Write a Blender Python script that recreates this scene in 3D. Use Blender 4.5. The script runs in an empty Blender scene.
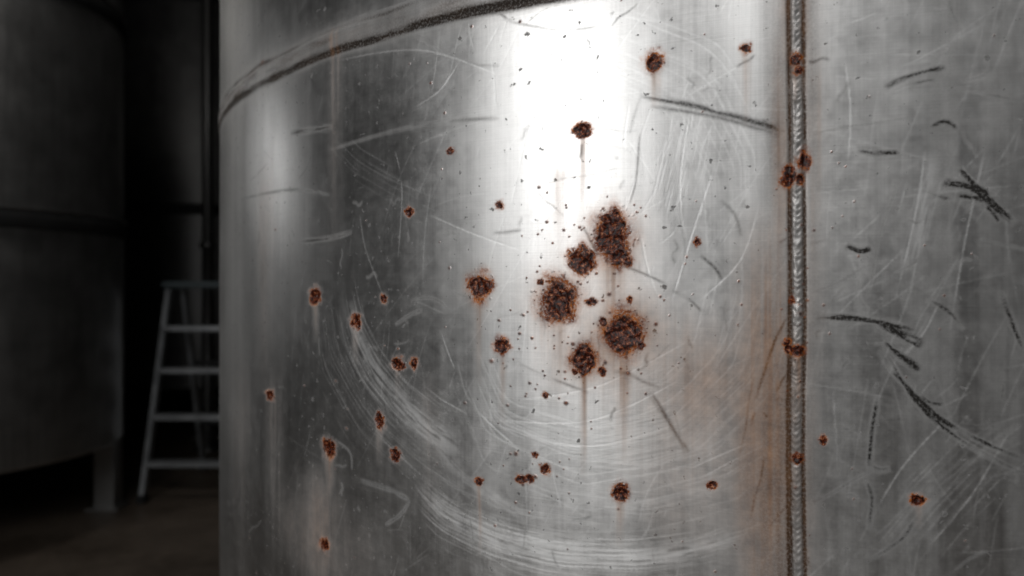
import bpy, bmesh, math, numpy as np
from mathutils import Vector
rng=np.random.default_rng(7)
F=800.0; CZ=1.25
R=1.0; C=1.6; TH=math.radians(18.6)
CX,CY=C*math.sin(TH),C*math.cos(TH)
AX0=math.atan2(-CY,-CX)
# marks on the tank: image pixel coordinates, projected from the camera -> (arc length s, height z) on the real cylinder wall
def surf(px,py):
    a=math.atan((px-512)/F); d=a-TH
    q=max(R*R-(C*math.sin(d))**2,0)
    dist=C*math.cos(d)-math.sqrt(q)
    ph=math.asin(max(-1,min(1,dist*math.sin(d)/R)))
    return ph*R, CZ+(288-py)/F*dist*math.cos(a)
# ---------------------------------------------------------------- grid lines
def lines(segs):
    out=[segs[0][0]]
    for a,b,st in segs:
        n=max(1,int(round((b-a)/st))); out+=list(np.linspace(a,b,n+1)[1:])
    return np.array(out)
S=lines([(-math.pi,-1.10,.03),(-1.10,-.95,.003),(-.95,-.60,.0016),(-.60,-.35,.001),(-.35,.20,.0007),(.20,.30,.002),(.30,math.pi,.03)])[:-1]
Z=lines([(.40,.78,.02),(.78,1.0,.0013),(1.0,1.50,.00075),(1.50,1.70,.0013),(1.70,2.8,.02)])
nS,nZ=len(S),len(Z)
def vnoise(s,z,per_s,per_z,seed,oct=3):
    out=np.zeros(np.broadcast(s,z).shape,np.float32); amp=1;tot=0
    for o in range(oct):
        r=np.random.default_rng(seed*31+o); T=r.random((257,257)).astype(np.float32)
        u=(s+5)/per_s*(2**o); v=(z+5)/per_z*(2**o)
        iu=np.floor(u).astype(int); iv=np.floor(v).astype(int)
        fu=u-iu; fv=v-iv; fu=fu*fu*(3-2*fu); fv=fv*fv*(3-2*fv)
        a=T[iu%257,iv%257];b=T[(iu+1)%257,iv%257];c=T[iu%257,(iv+1)%257];d=T[(iu+1)%257,(iv+1)%257]
        out+=amp*((a*(1-fu)+b*fu)*(1-fv)+(c*(1-fu)+d*fu)*fv); tot+=amp; amp*=.5
    return out/tot
SS=S[:,None]; ZZ=Z[None,:]
# ---------------------------------------------------------------- raster for strokes
s0,s1,z0,z1,RS=-1.1,.32,.76,1.72,.0006
W=int((s1-s0)/RS);H=int((z1-z0)/RS)
def newr(): return np.zeros((W,H),np.float32)
light=newr(); grime=newr()
def stroke(acc,P,w,val,ends=True,breakup=0,bseed=0,bz=.0015):
    P=np.array(P,float)
    n=len(P); L=np.sum(np.hypot(*(np.diff(P,axis=0).T)))
    N=max(8,int(L/.0004)); t=np.linspace(0,n-1,N)
    if n>2:
        i=np.clip(t.astype(int),0,n-2); f=(t-i)[:,None]
        p0=P[np.clip(i-1,0,n-1)];p1=P[i];p2=P[i+1];p3=P[np.clip(i+2,0,n-1)]
        Q=.5*((2*p1)+(-p0+p2)*f+(2*p0-5*p1+4*p2-p3)*f**2+(-p0+3*p1-3*p2+p3)*f**3)
    else:
        f=t[:,None]; Q=P[0]*(1-f)+P[1]*f
    T=np.gradient(Q,axis=0); T/=np.maximum(np.hypot(T[:,0],T[:,1])[:,None],1e-9)
    Nn=np.stack([-T[:,1],T[:,0]],1)
    u=np.linspace(0,1,N); env=np.clip(np.minimum(u,1-u)*5,0,1)**.7 if ends else np.ones(N)
    ks=np.arange(-2*w,2*w+1e-9,RS*.7) if w>RS else np.array([0.])
    for k in ks:
        g=math.exp(-(k/w)**2*1.2) if w>RS else 1
        X=Q+Nn*k
        v=val*g*env
        if breakup>0:
            nn=vnoise(u*L, np.full_like(u,k), .016,bz,bseed+3,2)
            v=v*np.clip((nn-.5+ (1-breakup)*.5)*4,0,1)
        ix=((X[:,0]-s0)/RS).astype(int); iz=((X[:,1]-z0)/RS).astype(int)
        m=(ix>=0)&(ix<W)&(iz>=0)&(iz<H)
        np.maximum.at(acc,(ix[m],iz[m]),v[m].astype(np.float32))
def PX(*p): return [surf(a,b) for a,b in p]
LS=[((360,215),(366,250),(385,300)),((925,150),(915,215),(895,300)),((985,150),(965,240),(950,330)),((930,545),(975,490),(1015,420)),
((690,468),(720,455),(748,443)),((700,478),(730,462),(775,440)),((715,165),(690,240),(672,300)),((640,230),(648,270),(660,300)),((430,215),(470,232),(520,250)),
((860,540),(900,470),(950,415)),((905,355),(925,330),(940,300)),((845,60),(850,110),(848,160)),((690,110),(680,180),(684,240)),
((520,400),(600,385),(690,340)),((500,420),(590,420),(680,380)),((540,440),(600,445),(690,420)),((250,180),(262,230),(258,290)),((340,60),(420,50),(500,75)),
((395,150),(402,190),(398,260)),((440,330),(470,400),(520,450)),((460,60),(440,90),(410,110)),((760,200),(740,260),(700,300))]
for i,l in enumerate(LS): stroke(light,PX(*l),.0006,.8,breakup=.3,bseed=i)
def bundle(path,spread,n,val,seed,w=.0005):
    r=np.random.default_rng(seed); P=np.array(PX(*path))
    for k in range(n):
        off=r.normal(0,1)*spread; a,b=sorted(r.random(2)); b=min(1,a+.15+ (b-a)*.6)
        m=len(path); t=np.linspace(a*(m-1),b*(m-1),7)
        sx=np.interp(t,range(m),P[:,0]); sz=np.interp(t,range(m),P[:,1])
        T=np.array([sx[-1]-sx[0],sz[-1]-sz[0]]); T/=np.hypot(*T)+1e-9
        Q=np.stack([sx-T[1]*off,sz+T[0]*off],1)+r.normal(0,.0012,2)
        stroke(light,Q,w,val*r.uniform(.3,1),breakup=.3,bseed=k)
def haze(path,w,val,seed): stroke(light,PX(*path),w,val,breakup=.72,bseed=seed,bz=.0016)
arcA=[(350,300),(357,335),(375,370),(400,402),(430,430),(460,452)]
arcB=[(415,485),(445,515),(500,540),(560,554),(640,556),(700,548),(745,534)]
haze(arcA,.012,.6,200); haze(arcB,.006,.6,201); haze([(430,440),(470,480),(530,520)],.006,.25,202)
haze([(880,560),(930,500),(975,455),(1020,420)],.006,.2,203); haze([(915,250),(925,200),(935,150)],.004,.3,204); haze([(560,490),(650,500),(730,480)],.005,.2,205)
bundle([(345,290),(352,330),(372,370),(400,405),(430,430),(455,445)],.015,80,.72,1)
bundle([(320,300),(330,360),(365,420),(420,470),(480,510)],.016,40,.45,11)
bundle(arcB,.008,60,.8,2); bundle(arcB,.016,40,.45,22)
bundle([(450,520),(520,560),(600,575),(700,570)],.01,30,.45,3)
bundle([(560,480),(640,490),(720,470),(770,440)],.018,30,.45,4)
bundle([(470,350),(500,420),(580,450),(680,430),(740,370),(760,290)],.022,70,.5,14)
bundle([(500,60),(600,40),(700,80),(740,160),(745,260)],.02,40,.35,15)
bundle([(330,130),(360,160),(395,180),(440,200)],.01,15,.4,5)
bundle([(880,560),(930,500),(975,455),(1020,420)],.012,25,.4,6)
bundle([(700,100),(690,160),(675,220)],.012,35,.55,8)
bundle([(900,290),(915,220),(930,160)],.006,25,.5,9)
for k in range(560):
    px=rng.uniform(225,1060); py=rng.uniform(-30,620); s,z=surf(px,py)
    an=rng.choice([rng.normal(1.25,.3),rng.uniform(0,3.14),rng.normal(.3,.3)],p=[.6,.1,.3]); L=rng.gamma(2,.010); c=rng.normal(0,.04)
    d=np.array([math.cos(an),math.sin(an)]); nn=np.array([-d[1],d[0]])
    t=np.linspace(-1,1,5)[:,None]; Q=np.array([s,z])+t*d*L+nn*c*L*(t**2)
    stroke(light,Q,.0004,rng.uniform(.06,.40))
DS=[(((816,317),(850,318),(882,323),(917,331)),2.9,1),(((878,322),(900,334),(924,346)),5.0,1),(((884,340),(902,356),(921,371)),3.8,1),(((892,350),(906,360),(915,366)),3.5,.9),(((878,350),(905,385),(950,425),(1030,462)),2.2,.95),
(((882,345),(915,400),(960,440),(1030,478)),1.8,.9),(((884,88),(905,78),(946,67)),2.2,.95),(((890,94),(915,84),(935,80)),1.6,.8),(((855,148),(880,153),(902,152)),2.8,.95),
(((943,182),(975,190),(1016,225)),3.6,1),(((958,167),(975,185),(990,196)),2.8,1),(((955,195),(975,198),(985,200)),2.8,.9),(((640,96),(690,105),(740,118),(786,131)),2.6,.75),(((650,106),(720,118),(780,136)),1.7,.5),
(((298,242),(330,238),(352,232)),2.6,.9),(((290,133),(312,130),(333,127)),3.4,.85),(((650,392),(668,420),(690,455)),2.6,.65),(((878,395),(872,430),(868,470)),2.4,.85),
(((866,480),(872,500),(868,530)),2,.7),(((700,255),(715,268),(722,280)),1.3,.75),(((612,262),(640,272),(668,285)),1,.45),(((672,290),(690,300),(702,312)),1.3,.6),
(((330,150),(420,125),(500,118)),2,.45),(((240,200),(290,190),(330,195)),2,.55),(((845,245),(860,252),(872,248)),3.4,.95),(((930,300),(950,312),(965,330)),2.2,.6),
(((395,325),(410,315),(422,310)),1.7,.8),(((410,300),(430,298),(447,306)),1.5,.6),(((720,200),(735,215),(742,240)),1.5,.4),(((360,480),(390,490),(410,500)),2.2,.7),(((385,525),(400,515),(410,500)),1.7,.7),
(((900,180),(880,235),(868,300)),1.3,.45),(((870,560),(900,540),(915,520)),1.6,.6),(((500,20),(560,30),(600,26)),1.2,.3),(((395,25),(460,60),(500,66)),1.5,.25),(((1000,290),(1015,330),(1024,350)),2.2,.7),
(((930,128),(945,122),(958,130)),2.2,.8),(((985,205),(995,215),(1000,222)),2.6,.9),(((870,465),(880,470),(890,468)),2.4,.7),(((920,395),(930,402),(945,405)),2,.6),(((335,440),(350,452),(352,470)),1.5,.5)]
for i,(p,w,v) in enumerate(DS): stroke(grime,PX(*p),w*.00085,v,breakup=.4,bseed=40+i)
for k in range(200):
    px=rng.uniform(225,1040); py=rng.uniform(0,600); s,z=surf(px,py)
    an=rng.normal(.1,.5) if rng.random()<.6 else rng.normal(1.5,.2); L=rng.gamma(2,.005)
    d=np.array([math.cos(an),math.sin(an)]); t=np.linspace(-1,1,4)[:,None]
    stroke(grime,np.array([s,z])+t*d*L+rng.normal(0,.0012,(4,2)),rng.uniform(.0004,.0014),rng.uniform(.15,.55),breakup=.4,bseed=k)
def blur(a):
    b=a.copy(); b[1:-1]=.25*a[:-2]+.5*a[1:-1]+.25*a[2:]; c=b.copy(); c[:,1:-1]=.25*b[:,:-2]+.5*b[:,1:-1]+.25*b[:,2:]; return c
light=blur(light)*1.25; grime=blur(grime)*1.15
def sample(acc):
    u=np.clip((S-s0)/RS-.5,0,W-1.001);v=np.clip((Z-z0)/RS-.5,0,H-1.001)
    iu=u.astype(int);iv=v.astype(int);fu=(u-iu)[:,None];fv=(v-iv)[None,:]
    g=lambda a,b:acc[np.ix_(a,b)]
    out=(g(iu,iv)*(1-fu)+g(iu+1,iv)*fu)*(1-fv)+(g(iu,iv+1)*(1-fu)+g(iu+1,iv+1)*fu)*fv
    inside=((S>s0)&(S<s1))[:,None]&((Z>z0)&(Z<z1))[None,:]
    return (out*inside).astype(np.float32)
A_light=sample(light); A_grime=sample(grime)
# ---------------------------------------------------------------- rust & stains
rust=np.zeros((nS,nZ),np.float32); halo=np.zeros_like(rust); stain=np.zeros_like(rust); pit=np.zeros_like(rust)
SP=[(612,235,17,21),(582,261,12,13),(557,298,18,19),(623,333,17,19),(583,360,12,14),(479,286,11,13),(654,61,9,9),(582,130,8,7),(501,346,7,8),
(620,492,8,9),(329,447,6,9),(315,296,5,8),(356,321,5,7),(398,364,6,7),(414,363,4,6),(380,420,5,8),(395,455,5,6),(409,212,4,5),(384,298,3,5),(499,205,4,4),
(591,302,5,4),(545,469,5,5),(521,479,5,4),(529,479,5,4),(479,481,4,4),(711,485,5,4),(823,440,4,5),(918,500,7,6),(746,48,5,5),(796,60,5,6),(798,71,4,4),
(788,176,7,10),(804,161,6,10),(787,342,4,4),(797,351,7,6),(788,349,4,4),(797,458,6,5),(270,395,4,5),(450,151,4,3),(697,242,4,4),(602,372,4,4),(619,255,10,11),
(608,218,7,6),(630,300,3,3),(641,345,4,4),(603,322,4,4),(540,282,3,3),(325,545,5,6),(545,395,3,3),(535,455,3,3),(575,372,3,3),(628,262,5,5),(800,180,4,5),(792,300,3,4)]
def box(s,z,ms,mz):
    a,b=np.searchsorted(S,[s-ms,s+ms]);c,d=np.searchsorted(Z,[z-mz,z+mz]); return slice(a,b),slice(c,d)
def conv(px,py,rx,ry):
    s,z=surf(px,py); sa,_=surf(px+1,py); _,zb=surf(px,py-1); return s,z,rx*abs(sa-s),ry*abs(zb-z)
def spot(s,z,rs,rz,seed,h=1.0,core=1.0,small=False):
    m=max(rs,rz)*2.6+.004
    a,b=box(s,z,m,m)
    if a.start>=a.stop or b.start>=b.stop: return
    x=S[a][:,None];y=Z[b][None,:]
    d=np.hypot((x-s)/rs,(y-z)/rz)
    if small:
        rust[a,b]=np.maximum(rust[a,b],np.clip(1.35-d,0,1)*core); halo[a,b]=np.maximum(halo[a,b],np.clip(1-d/2.2,0,1)*h*.6); return
    n=vnoise(x,y,max(rs*.8,.003),max(rz*.8,.003),seed%13+2,2); n2=vnoise(x,y,.0026,.0026,seed%7+20,2)
    dd=d+(n-.5)*.9+(n2-.5)*.22
    v=np.clip((.96-dd)/.12,0,1)*core
    rust[a,b]=np.maximum(rust[a,b],v)
    pit[a,b]=np.maximum(pit[a,b],np.clip(1.0-dd,0,1)*min(1,rs/.008))
    if rs>.005:
        sp=np.clip((n2-.72+.08*np.clip(1.5-d,0,1))*10,0,1)*np.clip((1.6-d)*2,0,1)*.8
        rust[a,b]=np.maximum(rust[a,b],sp)
    hv=np.clip((1.36-dd+(n2-.5)*.5)/.34,0,1)*.95*h
    hv=np.maximum(hv,np.clip(1-(dd-.9)/1.0,0,1)**2*.75*h)
    halo[a,b]=np.maximum(halo[a,b],hv)
for i,(x,y,a,b) in enumerate(SP):
    s,z,rs,rz=conv(x,y,a,b); spot(s,z,rs,rz,i*3+1,1 if a>6 else .95)
def speck(px,py,r,k): 
    s,z,rs,rz=conv(px,py,r,r); rs=max(rs,.0006); rz=max(rz,.0006); spot(s,z,rs,rz,k,.7,rng.uniform(.55,1),small=True)
k=100
for cx,cy,sx,sy,n in [(590,300,42,60,55),(560,355,35,45,32),(520,380,30,45,14),(600,225,25,20,18),(625,335,20,20,26),(530,470,20,14,10),(480,230,60,30,6),(380,370,40,60,8),(797,340,6,90,18),(660,250,30,60,7),(830,180,30,70,10)]:
    for _ in range(n):
        k+=1; speck(np.clip(rng.normal(cx,sx),235,1020),rng.normal(cy,sy),rng.choice([.7,.9,1.3,1.9],p=[.45,.3,.18,.07]),k)
for _ in range(45):
    k+=1; speck(rng.uniform(235,1030),rng.uniform(0,576),rng.choice([.6,.8,1.2]),k)
def drip(px,pt,pb,w,v,sd):
    s,zt,rs,_=conv(px,pt,w,1); _,zb=surf(px,pb)
    a,b=box(s,(zt+zb)/2,rs*4+.006,abs(zt-zb)/2+.02)
    x=S[a][:,None];y=Z[b][None,:]
    xc=s+(vnoise(y*0,y,.1,.05,sd,2)-.5)*.004
    t=(zt-y)/(zt-zb)
    env=(np.clip(t/.04+.6,0,1) if w<7 else np.clip(t/.25,0,1))*np.clip(1-t,0,1)**.8
    g=np.exp(-((x-xc)/rs)**2)*(.25+1.4*vnoise(x,y,.0028,.12,sd+1,2)-.1)
    stain[a,b]=np.maximum(stain[a,b],np.clip(g*env*v,0,1))
for i,d in enumerate([(583,370,480,3,1.0),(623,340,470,7.5,.95),(618,335,430,14,.65),(557,305,410,9,.6),(545,300,400,12,.3),(614,250,330,11,.8),(620,498,550,4,.7),(654,66,110,5,.6),(582,134,210,4,.45),
 (501,350,430,3,.5),(479,295,390,4,.5),(329,452,505,5,.75),(315,300,345,3,.5),(356,326,370,3,.5),(918,503,530,4,.5),(797,350,420,6,.6),(797,60,120,6,.5),(788,180,260,6,.7),
 (398,368,400,3,.4),(380,425,470,3,.5),(479,484,560,2,.8),(745,50,130,5,.35),(765,200,720,24,.85),(778,-10,640,9,.5),(748,280,700,14,.55),(690,300,560,40,.4),(640,280,520,30,.3),(655,360,560,10,.25),
 (335,30,260,6,.35),(265,150,420,8,.3),(320,460,620,14,.5),(275,360,560,8,.35),(430,360,560,8,.2),(815,-10,400,8,.35),(560,150,260,8,.3),(240,350,620,10,.25)]): drip(*d[:4],d[4],i*2+50)
def field(px,py,rx,ry,v,sd):
    s,z,rs,rz=conv(px,py,rx,ry); a,b=box(s,z,rs*2.5,rz*2.5)
    x=S[a][:,None];y=Z[b][None,:]
    g=np.exp(-((x-s)/rs)**2-((y-z)/rz)**2)*v*(.4+1.2*vnoise(x,y,.02,.06,sd,3)); stain[a,b]=np.clip(stain[a,b]+g*(1-stain[a,b]),0,1)
for i,f in enumerate([(700,385,45,55,.42),(614,240,28,32,.5),(557,298,26,26,.55),(623,333,32,32,.7),(583,360,20,22,.5),(765,430,30,150,.35),(590,300,60,80,.12),(320,540,40,40,.35),(700,500,60,70,.18),(479,288,16,20,.35)]): field(*f,i+70)
# ---------------------------------------------------------------- weld + ring geometry
sw,_=surf(796.5,300)
wob=(vnoise(ZZ*0,ZZ,.1,.05,5,2)-.5)*.002
xw=(SS-sw-wob)
hw=.0037*(.85+.3*vnoise(ZZ*0,ZZ,.1,.012,6,2))
prof=np.sqrt(np.clip(1-(xw/hw)**2,0,1))
rj=(vnoise(SS*0,ZZ,.1,.011,17,2)-.5)*.007
rip=.5+.5*np.cos((ZZ+rj-.9*np.abs(xw))*2*math.pi/.0050)
disp=prof*(.0012+.0005*rip+.0020*(vnoise(SS,ZZ,.004,.006,8,2)-.5))
weld=(np.clip((1.15-np.abs(xw)/hw)*4,0,1)*np.ones_like(rust)).astype(np.float32)
disp=disp-.0008*np.exp(-((np.abs(xw)-.0050)/.0012)**2)
heat=(np.exp(-(xw/.014)**2)-.75*np.exp(-(xw/.0035)**2))*(.3+.9*vnoise(SS,ZZ,.006,.07,9,3))
grz=np.exp(-((np.abs(xw)-.0049)/.0017)**2)*(.6+.7*vnoise(SS,ZZ,.01,.03,18,2))+.5*prof*vnoise(SS,ZZ,.004,.008,19,2)
wide=np.exp(-((xw+.012)/.010)**2)*.6*vnoise(SS,ZZ,.006,.09,29,3)+np.exp(-((xw-.010)/.006)**2)*.5*vnoise(SS,ZZ,.006,.09,39,3)
low=np.exp(-((xw+.022)/.022)**2)*np.clip((1.32-ZZ)/.2,0,1)*.8*(.3+vnoise(SS,ZZ,.008,.12,49,3))
rightp=np.clip((xw-.01)/.03,0,1)*np.clip(vnoise(SS,ZZ,.016,.20,59,4)-.42,0,1)*1.5
A_grime=np.clip(np.maximum(A_grime,grz)+wide+low*.7+rightp*.6*(S<.5)[:,None],0,1)
zr=CZ+.243
xr=ZZ-zr+(vnoise(SS,SS*0,.08,1,11,2)-.5)*.005
disp=disp+.0017*np.clip((.0105-np.abs(xr))/.004,0,1)*(.7+.6*vnoise(SS,ZZ,.03,.02,24,2))
bn=vnoise(SS,ZZ,.035,.008,12,3)
ringg=np.exp(-((xr+.0112)/.0042)**2)*(.55+.8*bn)+np.exp(-((xr-.0115)/.003)**2)*(.25+.6*bn)+np.exp(-(xr/.010)**4)*np.clip(bn-.15,0,1)*.9+.35*np.exp(-(xr/.022)**2)*vnoise(SS,ZZ,.05,.01,55,3)
A_grime=np.clip(np.maximum(A_grime,ringg),0,1)
zr2=2.25; disp=disp+.0045*np.exp(-((ZZ-zr2)/.02)**4)
stain=np.maximum(stain,np.clip(heat*.4,0,.6)); stain=np.maximum(stain,np.exp(-(xr/.02)**2)*.15*vnoise(SS,ZZ,.04,.01,13,3))
disp=disp+.0016*(vnoise(SS,ZZ,.22,.30,15,2)-.5)+.0008*(vnoise(SS,ZZ,.05,.5,25,2)-.5)
crust=vnoise(SS,ZZ,.0048,.0048,16,3)
disp=disp-pit*.0018+np.clip(pit*4,0,1)*(crust-.46)*.0032
disp=disp.astype(np.float32)
# ---------------------------------------------------------------- build shell mesh
ang=AX0+S
Rr=R+disp
X=CX+Rr*np.cos(ang)[:,None];Y=CY+Rr*np.sin(ang)[:,None]
co=np.stack([X,Y,np.broadcast_to(ZZ,X.shape)],-1).reshape(-1,3).astype(np.float32)
def grid_mesh(name,co,n,m,uvS,uvZ):
    me=bpy.data.meshes.new(name)
    i=np.arange(n)[:,None];j=np.arange(m-1)[None,:]; i2=(i+1)%n
    q=np.stack([i*m+j,i2*m+j,i2*m+j+1,i*m+j+1],-1).reshape(-1,4).astype(np.int32)
    nf=len(q)
    me.vertices.add(len(co)); me.vertices.foreach_set("co",co.ravel())
    me.loops.add(nf*4); me.loops.foreach_set("vertex_index",q.ravel())
    me.polygons.add(nf); me.polygons.foreach_set("loop_start",np.arange(0,nf*4,4,dtype=np.int32))
    me.polygons.foreach_set("use_smooth",np.ones(nf,bool))
    me.update(calc_edges=True)
    uv=me.uv_layers.new(name="UVMap"); 
    uu=np.broadcast_to(uvS[:,None],(n,m)).ravel(); vv=np.broadcast_to(uvZ[None,:],(n,m)).ravel()
    arr=np.stack([uu[q],vv[q]],-1).astype(np.float32)
    L=arr.reshape(n,m-1,4,2); 
    L[-1,:,1,0]=L[-1,:,0,0]+(uvS[1]-uvS[0]);L[-1,:,2,0]=L[-1,:,0,0]+(uvS[1]-uvS[0])
    uv.data.foreach_set("uv",L.ravel())
    return me
me=grid_mesh("shell",co,nS,nZ,S,Z)
def cattr(name,a,b,c):
    at=me.color_attributes.new(name,'FLOAT_COLOR','POINT')
    arr=np.ones((nS*nZ,4),np.float32)
    for k,v in enumerate((a,b,c)): arr[:,k]=np.broadcast_to(v,(nS,nZ)).ravel()
    at.data.foreach_set("color",arr.ravel())
cattr("marksA",rust,halo,stain); cattr("marksB",A_light,A_grime,weld)
# ---------------------------------------------------------------- materials
class NB:
    def __init__(s,mat): mat.use_nodes=True; s.nt=mat.node_tree; s.nt.nodes.clear(); s.N=s.nt.nodes; s.L=s.nt.links
    def n(s,t,**k):
        x=s.N.new(t)
        for a,b in k.items(): setattr(x,a,b)
        return x
    def set(s,sock,v):
        if isinstance(v,bpy.types.NodeSocket): s.L.new(v,sock)
        else: sock.default_value=v
    def math(s,op,a,b=0.,clamp=False):
        x=s.n('ShaderNodeMath',operation=op,use_clamp=clamp); s.set(x.inputs[0],a); s.set(x.inputs[1],b); return x.outputs[0]
    def mix(s,f,a,b,mode='MIX'):
        x=s.n('ShaderNodeMix',data_type='RGBA',blend_type=mode); s.set(x.inputs[0],f); s.set(x.inputs[6],a); s.set(x.inputs[7],b); return x.outputs[2]
    def noise(s,vec,scale,detail=4,rough=.55):
        x=s.n('ShaderNodeTexNoise'); s.L.new(vec,x.inputs['Vector']); x.inputs['Scale'].default_value=scale; x.inputs['Detail'].default_value=detail; x.inputs['Roughness'].default_value=rough; return x.outputs[0]
    def mapv(s,vec,sc):
        x=s.n('ShaderNodeMapping'); s.L.new(vec,x.inputs[0]); x.inputs['Scale'].default_value=sc; return x.outputs[0]
    def ramp(s,f,stops):
        x=s.n('ShaderNodeValToRGB'); s.L.new(f,x.inputs[0]); e=x.color_ramp.elements
        while len(e)<len(stops): e.new(.5)
        for i,(p,c) in enumerate(stops): e[i].position=p; e[i].color=(*c,1)
        return x.outputs[0]
    def rng(s,f,a,b,c,d):
        x=s.n('ShaderNodeMapRange'); s.set(x.inputs[0],f)
        for i,v in enumerate((a,b,c,d)): x.inputs[i+1].default_value=v
        return x.outputs[0]
def steel(name,tone=1.0,aniso=.55,rough=.37):
    m=bpy.data.materials.new(name); b=NB(m)
    uv=b.n('ShaderNodeUVMap',uv_map="UVMap").outputs[0]
    A=b.n('ShaderNodeAttribute',attribute_name="marksA"); B=b.n('ShaderNodeAttribute',attribute_name="marksB")
    sa=b.n('ShaderNodeSeparateColor'); b.L.new(A.outputs[0],sa.inputs[0]); sb=b.n('ShaderNodeSeparateColor'); b.L.new(B.outputs[0],sb.inputs[0])
    rust,halo,stain=sa.outputs; light,grime,weld=sb.outputs
    one=b.mapv(uv,(1,1,1))
    cloud=b.noise(one,6,5,.6)
    vstreak=b.noise(b.mapv(uv,(45,1.6,1)),1,5,.65)
    vfine=b.noise(b.mapv(uv,(420,8,1)),1,3,.6)
    hbr=b.noise(b.mapv(uv,(12,900,1)),1,3,.6)
    mott=b.noise(one,70,5,.7)
    fine=b.noise(one,480,3,.6)
    rn=b.noise(one,300,4,.7)
    v=b.math('ADD',b.rng(cloud,.3,.7,-.09,.09),b.rng(vstreak,.3,.7,-.075,.075))
    v=b.math('ADD',v,b.rng(vfine,.3,.7,-.03,.03)); v=b.math('ADD',v,b.rng(hbr,.3,.7,-.025,.025))
    v=b.math('ADD',v,b.rng(mott,.3,.7,-.045,.045)); v=b.math('ADD',v,.62)
    v=b.math('MULTIPLY',v,tone)
    cc=b.n('ShaderNodeCombineColor'); 
    for i,g in enumerate((1.0,.992,.975)): b.L.new(b.math('MULTIPLY',v,g),cc.inputs[i])
    base=cc.outputs[0]
    base=b.mix(b.math('MULTIPLY',light,.9,clamp=True),base,(.98,.98,.97,1))
    spk=b.rng(b.noise(one,150,2,.5),.67,.74,0,.7)
    gr=b.math('MAXIMUM',grime,spk)
    gr=b.math('MULTIPLY',gr,b.rng(fine,.3,.6,.75,1.1),clamp=True)
    base=b.mix(gr,base,(.024,.022,.020,1))
    stc=b.mix(b.rng(mott,.3,.7,0,1),(.16,.068,.026,1),(.40,.20,.09,1))
    base=b.mix(b.math('MULTIPLY',stain,.92,clamp=True),base,stc)
    hm=b.math('MULTIPLY',halo,b.rng(fine,.38,.56,.45,1.15),clamp=True)
    base=b.mix(hm,base,b.mix(b.rng(mott,.4,.6,0,1),(.17,.036,.008,1),(.48,.15,.03,1)))
    rc=b.ramp(rn,[(.38,(.008,.002,.0015)),(.49,(.040,.008,.004)),(.58,(.17,.034,.010)),(.68,(.52,.24,.12))])
    base=b.mix(rust,base,rc)
    p=b.n('ShaderNodeBsdfPrincipled'); b.L.new(base,p.inputs['Base Color'])
    dirt=b.math('ADD',b.math('MULTIPLY',gr,.95),b.math('ADD',hm,b.math('MULTIPLY',stain,.85)))
    dirt=b.math('MAXIMUM',dirt,rust,clamp=True)
    b.L.new(b.math('SUBTRACT',.5,b.math('MULTIPLY',b.math('SUBTRACT',dirt,b.math('MULTIPLY',rust,.5),clamp=True),.38)),p.inputs['Specular IOR Level'])
    met=b.math('SUBTRACT',.95,b.math('ADD',dirt,b.math('MULTIPLY',light,.25)),clamp=True)
    b.L.new(met,p.inputs['Metallic'])
    r=b.math('ADD',rough,b.rng(mott,.3,.7,-.04,.05)); r=b.math('ADD',r,b.rng(vstreak,.3,.7,-.02,.02)); r=b.math('ADD',r,b.rng(cloud,.3,.7,-.04,.04))
    r=b.math('ADD',r,b.math('MULTIPLY',light,.11)); r=b.math('ADD',r,b.math('MULTIPLY',gr,.15)); r=b.math('ADD',r,b.math('MULTIPLY',stain,.12),clamp=True)
    mr=b.n('ShaderNodeMix',data_type='FLOAT'); b.L.new(rust,mr.inputs[0]); b.L.new(r,mr.inputs[2]); mr.inputs[3].default_value=.36
    b.L.new(mr.outputs[0],p.inputs['Roughness'])
    p.inputs['Anisotropic'].default_value=aniso; p.inputs['Anisotropic Rotation'].default_value=.25
    tg=b.n('ShaderNodeTangent',direction_type='RADIAL',axis='Z'); b.L.new(tg.outputs[0],p.inputs['Tangent'])
    hh=b.math('ADD',b.math('MULTIPLY',hbr,.2),b.math('MULTIPLY',mott,.3))
    hh=b.math('ADD',hh,b.math('MULTIPLY',b.math('MULTIPLY',rust,rn),4.))
    hh=b.math('ADD',hh,b.math('MULTIPLY',light,-.45))
    bp=b.n('ShaderNodeBump'); bp.inputs['Strength'].default_value=.3; bp.inputs['Distance'].default_value=.0006; b.L.new(hh,bp.inputs['Height']); b.L.new(bp.outputs[0],p.inputs['Normal'])
    o=b.n('ShaderNodeOutputMaterial'); b.L.new(p.outputs[0],o.inputs[0]); return m
def simple(name,c1,c2,rough,metal=0,scale=6,bump=.2):
    m=bpy.data.materials.new(name); b=NB(m); tc=b.n('ShaderNodeTexCoord').outputs['Object']
    n1=b.noise(tc,scale,6,.65); n2=b.noise(tc,scale*12,4,.6)
    f=b.math('ADD',b.math('MULTIPLY',n1,.7),b.math('MULTIPLY',n2,.3)); f=b.rng(f,.35,.65,0,1)
    p=b.n('ShaderNodeBsdfPrincipled'); b.L.new(b.mix(f,(*c1,1),(*c2,1)),p.inputs['Base Color'])
    b.L.new(b.rng(n1,.3,.7,rough-.12,rough+.12),p.inputs['Roughness']); p.inputs['Metallic'].default_value=metal
    bp=b.n('ShaderNodeBump'); bp.inputs['Strength'].default_value=bump; bp.inputs['Distance'].default_value=.01; b.L.new(n2,bp.inputs['Height']); b.L.new(bp.outputs[0],p.inputs['Normal'])
    o=b.n('ShaderNodeOutputMaterial'); b.L.new(p.outputs[0],o.inputs[0]); return m
M_tank=steel("corroded_stainless_steel"); M_tank2=steel("dull_stainless_steel",.80,.4,.40); M_tank3=steel("dark_stainless_steel",.22,.4,.5)
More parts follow.
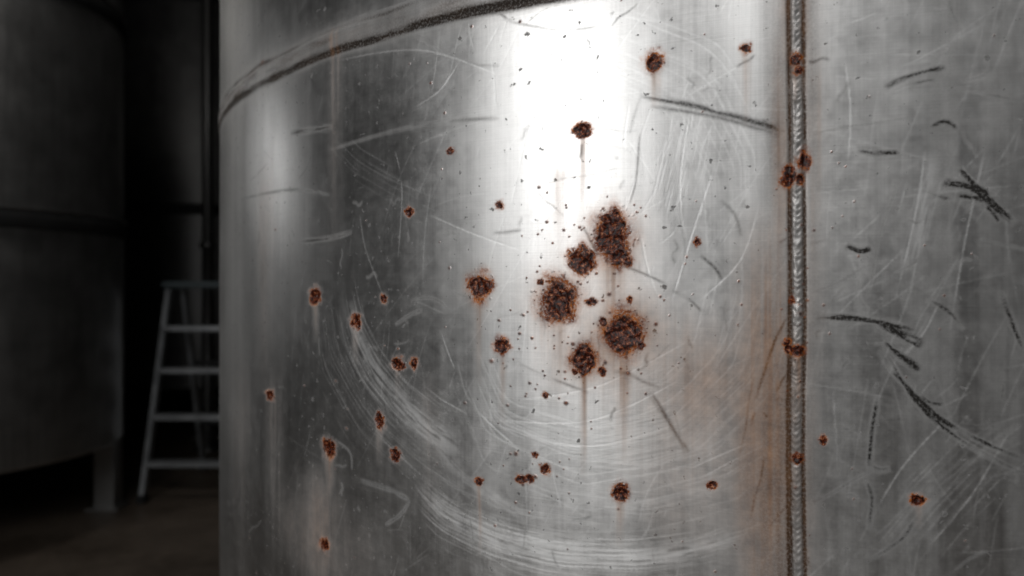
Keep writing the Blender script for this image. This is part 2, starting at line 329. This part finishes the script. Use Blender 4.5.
M_floor=simple("damp_concrete",(.065,.050,.038),(.17,.135,.105),.4,0,1.5)
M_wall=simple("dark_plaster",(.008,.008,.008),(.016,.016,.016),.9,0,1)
M_alu=simple("aluminium",(.25,.26,.27),(.38,.39,.40),.4,.6,8,.05)
M_blue=simple("grey_plastic",(.03,.045,.05),(.045,.06,.065),.5,0,8,.05)
M_rub=simple("black_rubber",(.008,.008,.008),(.016,.016,.016),.8,0,8,.05)
# ---------------------------------------------------------------- helpers
def link(o,parent=None):
    bpy.context.scene.collection.objects.link(o)
    if parent: o.parent=parent
    return o
def empty(name,loc=(0,0,0)):
    e=bpy.data.objects.new(name,None); e.location=loc; e.empty_display_size=.1; link(e); return e
def mobj(name,me,mat,parent=None,loc=(0,0,0)):
    o=bpy.data.objects.new(name,me); me.materials.append(mat); link(o,parent); o.location=loc; return o
def lathe(name,prof,mat,parent,n=128,center=(0,0)):
    P=np.array(prof,float); m=len(P); a=np.linspace(0,2*math.pi,n,endpoint=False)
    co=np.stack([center[0]+P[None,:,0]*np.cos(a)[:,None],center[1]+P[None,:,0]*np.sin(a)[:,None],np.broadcast_to(P[None,:,1],(n,m))],-1).reshape(-1,3).astype(np.float32)
    return mobj(name,grid_mesh(name,co,n,m,a,P[:,1]),mat,parent)
def boxes(name,lst,mat,parent=None,bev=.004):
    bm=bmesh.new()
    for it in lst:
        r=bmesh.ops.create_cube(bm,size=1)
        if it[0]=='b':
            lo,hi=Vector(it[1]),Vector(it[2])
            for v in r['verts']: v.co=Vector([lo[i]+(v.co[i]+.5)*(hi[i]-lo[i]) for i in range(3)])
        else:
            p0,p1,wx,wy=Vector(it[0]),Vector(it[1]),it[2],it[3]
            for v in r['verts']:
                q=p0 if v.co.z<0 else p1
                v.co=Vector((q.x+math.copysign(wx/2,v.co.x),q.y+math.copysign(wy/2,v.co.y),q.z))
    if bev: bmesh.ops.bevel(bm,geom=bm.edges[:],offset=bev,segments=2,affect='EDGES')
    me=bpy.data.meshes.new(name); bm.to_mesh(me); bm.free(); return mobj(name,me,mat,parent)
# ---------------------------------------------------------------- main tank
tank=empty("stainless_steel_tank")
mobj("shell",me,M_tank,tank)
lathe("dome_top",[(R,2.8),(R+.012,2.80),(R+.012,2.83),(R-.01,2.84),(.93,2.89),(.8,2.94),(.6,2.99),(.3,3.03),(.22,3.035),(.22,3.12),(.24,3.12),(.24,3.15),(0.001,3.16)],M_tank2,tank,center=(CX,CY))
lathe("bottom_cone",[(R,.40),(R-.02,.38),(.8,.32),(.4,.24),(.06,.20),(.06,.12),(.001,.12)],M_tank2,tank,center=(CX,CY))
def legs(parent,cx,cy,r,ang0,zt,n=4,w=.11):
    for i in range(n):
        a=ang0+i*2*math.pi/n; x,y=cx+r*math.cos(a),cy+r*math.sin(a)
        boxes("leg_%d"%(i+1),[((x,y,.01),(x,y,zt+.03),w,w),('b',(x-.09,y-.09,0),(x+.09,y+.09,.015))],M_tank2,parent)
legs(tank,CX,CY,.86,AX0+.78,.36)
def plain_tank(cx,cy,r,zb,zt,rings,la,legr,mat):
    t=empty("stainless_steel_tank",(0,0,0))
    pr=[(.001,zb-.22),(.06,zb-.22),(.06,zb-.16),(r*.5,zb-.1),(r*.85,zb-.035),(r-.015,zb-.01),(r,zb),(r,zb+.012)]
    pr+=[(r,zt),(r*.93,zt+.06),(r*.7,zt+.13),(r*.3,zt+.18),(.18,zt+.19),(.18,zt+.26),(.001,zt+.27)]
    lathe("shell",pr,mat,t,160,center=(cx,cy)); legs(t,cx,cy,legr,la,zb+.0,4)
    for i,z in enumerate(rings):
        lathe("band_%d"%(i+1),[(r-.004,z-.045),(r+.012,z-.042),(r+.016,z-.038),(r+.016,z+.034),(r+.012,z+.038),(r-.004,z+.04)],M_rub,t,160,center=(cx,cy))
        lathe("band_rim_%d"%(i+1),[(r-.004,z+.04),(r+.018,z+.041),(r+.018,z+.052),(r-.004,z+.053)],mat,t,160,center=(cx,cy))
    return t
plain_tank(-3.13,4.16,1.0,.42,3.0,[1.57,2.70],math.radians(25.8),.92,M_tank2)
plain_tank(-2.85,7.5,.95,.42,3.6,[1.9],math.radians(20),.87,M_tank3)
# ---------------------------------------------------------------- ladder
lad=empty("step_ladder")
lx,ly=-1.88,4.70
H_=1.27
def rail(sx,top,foot,zt,y0,y1): return ((lx+sx*foot,y0,.02),(lx+sx*top,y1,zt),.028,.055)
boxes("front_rails",[rail(s,.225,.27,H_-.01,ly-.05,ly+.22) for s in(-1,1)],M_alu,lad,.003)
boxes("rear_rails",[rail(s,.18,.24,H_-.03,ly+.80,ly+.32) for s in(-1,1)],M_alu,lad,.003)
st=[]
for z in (.235,.50,.77,1.02):
    t=z/H_; hw_=.27+(.225-.27)*t; y=ly-.05+.27*t
    st.append(('b',(lx-hw_,y-.05,z-.03),(lx+hw_,y+.05,z)))
boxes("steps",st,M_alu,lad,.004)
boxes("rear_braces",[('b',(lx-.23,ly+.66,.33),(lx+.23,ly+.68,.36)),('b',(lx-.20,ly+.50,.75),(lx+.20,ly+.52,.78))],M_rub,lad,.003)
boxes("top_cap",[('b',(lx-.245,ly+.14,H_-.02),(lx+.245,ly+.36,H_+.02))],M_blue,lad,.01)
boxes("feet",[('b',(lx+s*.27-.025,ly-.085,0),(lx+s*.27+.025,ly-.015,.05)) for s in(-1,1)]+[('b',(lx+s*.24-.025,ly+.77,0),(lx+s*.24+.025,ly+.83,.05)) for s in(-1,1)],M_rub,lad,.005)
lathe("vertical_pipe",[(.10,0),(.10,.02),(.042,.021),(.042,1.55),(.06,1.56),(.06,1.60),(.042,1.61),(.042,3.98),(.09,3.981),(.09,4.0)],M_tank3,None,32,center=(-2.36,6.2))
# ---------------------------------------------------------------- room
def slab(name,lo,hi,mat): return boxes(name,[('b',lo,hi)],mat,None,0)
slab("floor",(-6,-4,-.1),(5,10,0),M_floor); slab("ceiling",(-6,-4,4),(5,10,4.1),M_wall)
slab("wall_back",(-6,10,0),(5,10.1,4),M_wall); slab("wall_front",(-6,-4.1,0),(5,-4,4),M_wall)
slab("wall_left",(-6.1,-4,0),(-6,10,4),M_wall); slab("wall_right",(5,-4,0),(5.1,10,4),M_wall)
# ---------------------------------------------------------------- lights
def area(name,loc,target,sx,sy,pw,col=(1,1,1)):
    l=bpy.data.lights.new(name,'AREA'); l.shape='RECTANGLE'; l.size=sx;l.size_y=sy;l.energy=pw;l.color=col
    o=bpy.data.objects.new(name,l); link(o); o.location=loc; d=Vector(target)-Vector(loc); o.rotation_euler=d.to_track_quat('-Z','Y').to_euler(); return o
area("sheen_fill",(-1.75,-.75,2.15),(.04,.63,1.45),.36,1.2,10)
area("sheen_fill",(-2.2,-1.2,1.9),(.04,.63,1.3),1.6,1.5,16)  # soft fill added around the strip light to widen the sheen on the steel
area("overhead_fill",(-.5,-1.6,3.7),(.1,.7,1.2),2.2,1.2,40)  # added general fill from above for the tank wall, no known fixture
area("overhead_fill",(1.9,-1.4,2.6),(.5,.6,1.2),1.2,1.0,7)  # added side fill that sets how bright the panel right of the weld is
area("sheen_fill",(-.77,-1.6,2.35),(.17,.6,1.4),.06,.6,2.6)
area("sheen_fill",(-2.3,1.9,1.72),(-.26,.88,1.4),.05,.25,1.0)
area("overhead_fill",(-2.2,3.0,3.8),(-3,4.5,1),.8,.8,11,(1,.97,.93))
w=bpy.data.worlds.new("world"); bpy.context.scene.world=w; w.use_nodes=True
w.node_tree.nodes['Background'].inputs[0].default_value=(.5,.55,.6,1); w.node_tree.nodes['Background'].inputs[1].default_value=.02
cam=bpy.data.cameras.new("camera"); co_=bpy.data.objects.new("camera",cam); link(co_)
co_.location=(0,0,CZ); co_.rotation_euler=(math.pi/2,0,0); cam.sensor_width=36; cam.lens=36*F/1024
cam.dof.use_dof=True; cam.dof.focus_distance=.62; cam.dof.aperture_fstop=5.0; cam.clip_start=.01
bpy.context.scene.camera=co_
bpy.context.scene.view_settings.view_transform='Standard'
